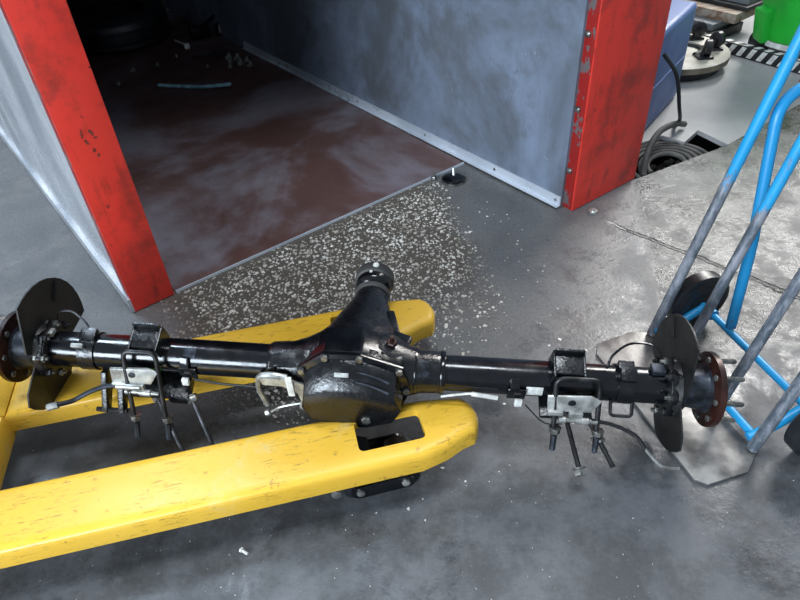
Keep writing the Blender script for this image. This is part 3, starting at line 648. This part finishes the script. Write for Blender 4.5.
m = B(); m.tube([(-1.26, 4.06, .03), (-1.17, 3.94, .04)], .007, 8); m.box((-1.16, 3.93, .035), (.03, .03, .03), Matrix.Rotation(.4, 3, 'Z'), .004); tag(m.obj('screwdriver', 'label_white'), 'small bright rod tool beside the tyre', 'tool')
m = B(); m.box((-1.12, 4.12, .05), (.12, .06, .07), Matrix.Rotation(.7, 3, 'Z'), .01); m.lathe([(0, .03), (.05, .028), (.07, .015)], (-1.0, 4.16, .014), (0, 0, 1), 12); m.tube([(-1.1, 4.1, .08), (-1.02, 4.18, .12)], .012, 8); tag(m.obj('black_fitting', 'black_gloss'), 'black lumpy metal fitting behind the scrap bits', 'fitting')
sp = [(-.88, 3.72, .02), (-.86, 3.66, .018), (-.83, 3.70, .02), (-.80, 3.62, .02), (-.77, 3.66, .016), (-.85, 3.58, .014), (-.74, 3.58, .018), (-1.40, 3.62, .016), (-1.28, 3.68, .014), (-1.43, 3.44, .014), (-1.20, 3.80, .012), (-.98, 3.60, .010)]
for i, (x, y, q) in enumerate(sp):
    m = B(); m.hexnut((x, y, .0135), (random.uniform(-.1, .1), random.uniform(-.1, .1), 1), q, q*.9); m.lathe([(0, q*.45), (q*1.6, q*.4)], (x, y, .016), (.2, .1, 1), 8)
    tag(m.obj('scrap_bolt', 'zinc'), 'small pale scrap bolt on the booth floor', 'bolt', 'scrap bolts in the booth')
# rubber foot and bolt by the wall strip
ft = thing('door_stop', 'black round rubber stop with bright rim by the wall strip', 'door stop', (.245, 2.222, .0))
m = B(); m.lathe([(.001, .040), (.006, .044), (.014, .042), (.020, .03), (.024, .014)], (0, 0, 0), (0, 0, 1), 28); m.obj('rubber_foot', 'black_gloss', ft)
m = B(); m.lathe([(.002, .046), (.002, .050), (.007, .050), (.007, .046)], (0, 0, 0), (0, 0, 1), 28, False); m.obj('rim', 'bolt_steel', ft)
m = B(); m.tube([(.0, .0, .022), (.0, .012, .045)], .006, 8); m.obj('stem', 'zinc', ft)
m = B(); m.hexnut((.168, 2.232, .001), (0, 0, 1), .012, .016); m.lathe([(.014, .006), (.03, .0055)], (.168, 2.232, .001), (0, 0, 1), 8); tag(m.obj('anchor_bolt', 'bolt_steel'), 'small anchor bolt at the corner of the booth floor', 'bolt')
m = B(); m.hexnut((.715, 1.925, .001), (0, 0, 1), .017, .012); m.lathe([(.012, .008), (.016, .007)], (.715, 1.925, .001), (0, 0, 1), 10); tag(m.obj('loose_nut', 'zinc'), 'loose pale nut at the foot of the wide red post', 'nut')
bl = thing('loose_bolt', 'tiny pale bolt lying on the dark floor below the yellow fork', 'bolt', (-.378, .715, .006), Matrix.Rotation(-.6, 3, 'Z'))
m = B(); m.lathe([(0, .0035), (.016, .0035)], (0, 0, 0), (1, 0, 0), 8); m.obj('shank', 'label_white', bl)
m = B(); m.hexnut((-.005, 0, 0), (1, 0, 0), .0062, .005); m.obj('head', 'label_white', bl)

# ------------------------------------------------------------------ things beyond the wide post
bxr = thing('blue_box', 'blue plastic equipment case standing behind the wide red post', 'box', (1.055, 2.45, 0), Matrix.Rotation(R(52), 3, 'Z'))
m = B(); m.prism([(0, 0, .002), (.50, 0, .002), (.50, .26, .002), (0, .26, .002)], (0, 0, .42)); m.bevel(.025, 3); m.obj('case_shell', 'bluebox', bxr)
m = B(); m.box((.25, -.002, .2), (.42, .004, .006)); m.obj('case_seam', 'bluebox', bxr)
# black lead down the case and the coil in the pit
m = B(); m.tube(spline([(1.08, 2.44, .36), (1.14, 2.42, .28), (1.19, 2.44, .14), (1.225, 2.48, .06), (1.235, 2.53, .012), (1.27, 2.57, .010)]), .008, 8); tag(m.obj('power_lead', 'rubber'), 'thin black lead hanging down the blue case', 'cable')
for i in range(5):
    pts = []; rr = .070+.027*i
    for j in range(16):
        a = R(215-j*14.5); pts.append((1.105+rr*1.1*math.cos(a)+.25*rr*math.sin(a), 2.255+rr*math.sin(a), -.018-.003*i+.012*math.sin(a)))
    m = B(); m.tube(spline(pts, 3), .0095, 8); tag(m.obj('cable_loop', 'grey_rubber'), ('innermost', 'second innermost', 'middle', 'second outermost', 'outermost')[i]+' dark grey cable loop of the coil in the floor pit', 'cable', 'cable loops in the pit')
m = B(); m.tube(spline([(1.27, 2.52, .02), (1.20, 2.46, .055), (1.10, 2.37, .07), (1.03, 2.28, .04), (1.0, 2.21, -.03), (1.03, 2.19, -.08)]), .0125, 10); tag(m.obj('thick_cable', 'grey_rubber'), 'thick grey cable arching out of the floor pit', 'cable')
# round dolly turned over, casters up
dl = thing('round_dolly', 'pale round board dolly with upturned black casters', 'dolly', (1.475, 3.235, 0))
m = B(); m.lathe([(.045, .26), (.047, .268), (.074, .268), (.076, .262)], (0, 0, 0), (0, 0, 1), 48); m.obj('board', 'pale_board', dl)
m = B(); m.lathe([(.046, .2685), (.074, .2685)], (0, 0, 0), (0, 0, 1), 48, False); m.obj('edge_band', 'tan_edge', dl)
m = B(); m.lathe([(.002, .10), (.044, .10)], (0, 0, 0), (0, 0, 1), 20); m.lathe([(.002, .235), (.03, .24), (.044, .24)], (.0, .0, 0), (0, 0, 1), 36); m.obj('underframe', 'black_matte', dl)
m = B(); m.tube([(.13*math.cos(R(a)), .09*math.sin(R(a))-.03, .078) for a in range(-60, 200, 20)], .016, 8); m.obj('grip_slot', 'black_matte', dl)
for a, rr in ((-12, .19), (38, .20), (80, .2), (150, .2), (-55, .17)):
    p = V((rr*math.cos(R(a)), rr*math.sin(R(a)), .076)); cz = B(); cz.box(tuple(p+V((0, 0, .006))), (.075, .06, .012), None, .003); k = cz.obj('caster', 'dark_steel', dl)
    q = B(); q.lathe([(-.016, .030), (-.012, .037), (.012, .037), (.016, .030)], tuple(p+V((.01, 0, .05))), (math.cos(R(a+40)), math.sin(R(a+40)), 0), 20); q.obj('caster_wheel', 'rubber', k)
    q = B()
    for s_ in (-1, 1):
        dd = V((math.cos(R(a+40)), math.sin(R(a+40)), 0))*s_*.018
        q.box(tuple(p+dd+V((.005, 0, .03))), (.006, .03, .05), Matrix.Rotation(R(a+40), 3, 'Z'))
    q.obj('fork_bracket', 'dark_steel', k)
# striped warning bar
s0, s1 = V((1.63, 3.575, 0)), V((2.06, 2.93, 0)); sd = (s1-s0).normalized(); ang = math.atan2(sd.y, sd.x); ln = (s1-s0).length
sb = thing('warning_bar', 'low black bar with slanted white stripes in front of the stacked boards', 'bar', tuple(s0), Matrix.Rotation(ang, 3, 'Z'))
m = B(); m.box((ln/2, .02, .031), (ln, .04, .06), None, .004); m.obj('bar_body', 'black_matte', sb)
i = 0; x = .03
while x < ln-.07:
    m = B(); m.prism([(x, -.0015, .008), (x+.026, -.0015, .008), (x+.05, -.0015, .056), (x+.024, -.0015, .056)], (0, .002, 0)); m.obj('stripe', 'white_paint', sb)
    m = B(); m.prism([(x+.024, .002, .061), (x+.05, .002, .061), (x+.062, .038, .061), (x+.036, .038, .061)], (0, 0, .0012)); m.obj('stripe', 'white_paint', sb); x += .055
# stacked boards
def board(c, d, rz, mat, label, name='board'):
    m = B(); m.box(c, d, Matrix.Rotation(rz, 3, 'Z'), .004); return tag(m.obj(name, mat), label, 'board', 'boards stacked against the far side')
BD = V((.57, -.82, 0)); BN = V((.82, .57, 0)); BP = V((1.66, 3.65, 0)); BR = math.atan2(BD.y, BD.x)
def bd(a, n_, z): return tuple(BP+BD*a+BN*n_+V((0, 0, z)))
board(bd(-.16, .15, .026), (.76, .28, .05), BR, 'black_matte', 'black board at the bottom of the far stack')
board(bd(-.18, .17, .070), (.74, .28, .036), BR, 'grey_board', 'grey board lying on the black bottom board')
board(bd(-.14, .22, .114), (.80, .26, .05), BR+.03, 'wood_brown', 'brown weathered board in the far stack')
board(bd(-.02, .27, .151), (.60, .2, .022), BR, 'black_matte', 'thin black board on the brown weathered board')
board(bd(-.02, .31, .187), (.56, .2, .05), BR, 'grey_board', 'topmost grey board of the far stack')
m = B(); m.box(bd(-.42, .16, .16), (.05, .05, .04), Matrix.Rotation(.4, 3, 'Z'), .006); tag(m.obj('wood_block', 'pale_board'), 'small pale wood block on the brown weathered board', 'block')
# green bin
gb = thing('green_bin', 'bright green plastic wheeled bin standing behind the striped bar', 'bin', (2.12, 3.26, 0))
m = B(); m.lathe([(.09, .175), (.10, .19), (.13, .197), (.80, .26), (.82, .28), (.85, .28), (.85, .25), (.80, .242)], (0, 0, 0), (0, 0, 1), 40); m.obj('bin_body', 'green_plastic', gb)
m = B(); m.box((-.20, .0, .16), (.06, .10, .16), Matrix.Rotation(-.2, 3, 'Y'), .015); m.obj('wheel_bracket', 'green_plastic', gb)
m = B(); m.lathe([(.0, .012), (.015, .17), (.03, .19), (.055, .19)], (0, 0, .040), (0, 0, 1), 32); m.obj('base_tray', 'white_paint', gb)
for px_, py_ in ((-.185, .02), (.16, -.12), (.02, .2)):
    m = B(); m.lathe([(-.02, .05), (-.015, .06), (.015, .06), (.02, .05)], (px_, py_, .0605), (1, .2, 0), 24); m.obj('bin_wheel', 'rubber', gb)
m = B(); m.lathe([(.001, .018), (.03, .018), (.035, .012)], (2.02, 3.045, 0), (0, 0, 1), 16); m.lathe([(.035, .010), (.045, .009)], (2.02, 3.045, 0), (0, 0, 1), 12); tag(m.obj('bottle_cap', 'blue_plastic'), 'small blue plastic cap below the green bin', 'cap')
m = B(); m.box((2.0, 2.84, .05), (.13, .08, .09), Matrix.Rotation(.5, 3, 'Z'), .01); m.box((2.0, 2.84, .105), (.10, .03, .03), Matrix.Rotation(.5, 3, 'Z'), .01); tag(m.obj('tool_case', 'red_plastic'), 'small dark red tool case behind the hand truck', 'case')

# ------------------------------------------------------------------ loose chips set in the worn floor
m = B(); bm = m.bm
def chip(x, y, q):
    a = random.random()*6.3; n = random.choice((4, 5)); top = []; bot = []
    for j in range(n):
        b = a+2*math.pi*j/n+random.uniform(-.3, .3); r_ = q*random.uniform(.6, 1.1)
        bot.append(bm.verts.new((x+r_*math.cos(b), y+r_*math.sin(b), -.001))); top.append(bm.verts.new((x+.7*r_*math.cos(b), y+.7*r_*math.sin(b), q*random.uniform(.15, .5))))
    for j in range(n): bm.faces.new((bot[j], bot[(j+1) % n], top[(j+1) % n], top[j]))
    bm.faces.new(top)
cnt = 0
while cnt < 4000:
    t_ = random.uniform(.0, 1.12); d_ = random.uniform(.012, 1.15); 
    pr = 1. if d_ < .5 else max(0, 1-(d_-.5)/.35)
    if t_ > 1.06-.45*d_+random.uniform(-.05, .05): pr *= .04
    if d_ > .8: pr = .03
    if random.random() > pr: continue
    x = -.714+t_*.835+d_*.55; y = 1.634+t_*.55-d_*.835
    chip(x, y, random.choice((.0025, .003, .004, .005, .007))*random.uniform(.8, 1.2)); cnt += 1
for i in range(900):
    chip(random.uniform(-1.4, 1.3), random.uniform(.5, 1.5), random.choice((.0008, .0010, .0012, .0018)))
o = m.obj('gravel_chips', 'stone_chip', smooth=False); o['kind'] = 'stuff'; o['label'] = 'pale stone chips showing in the worn concrete before the booth'; o['category'] = 'gravel'
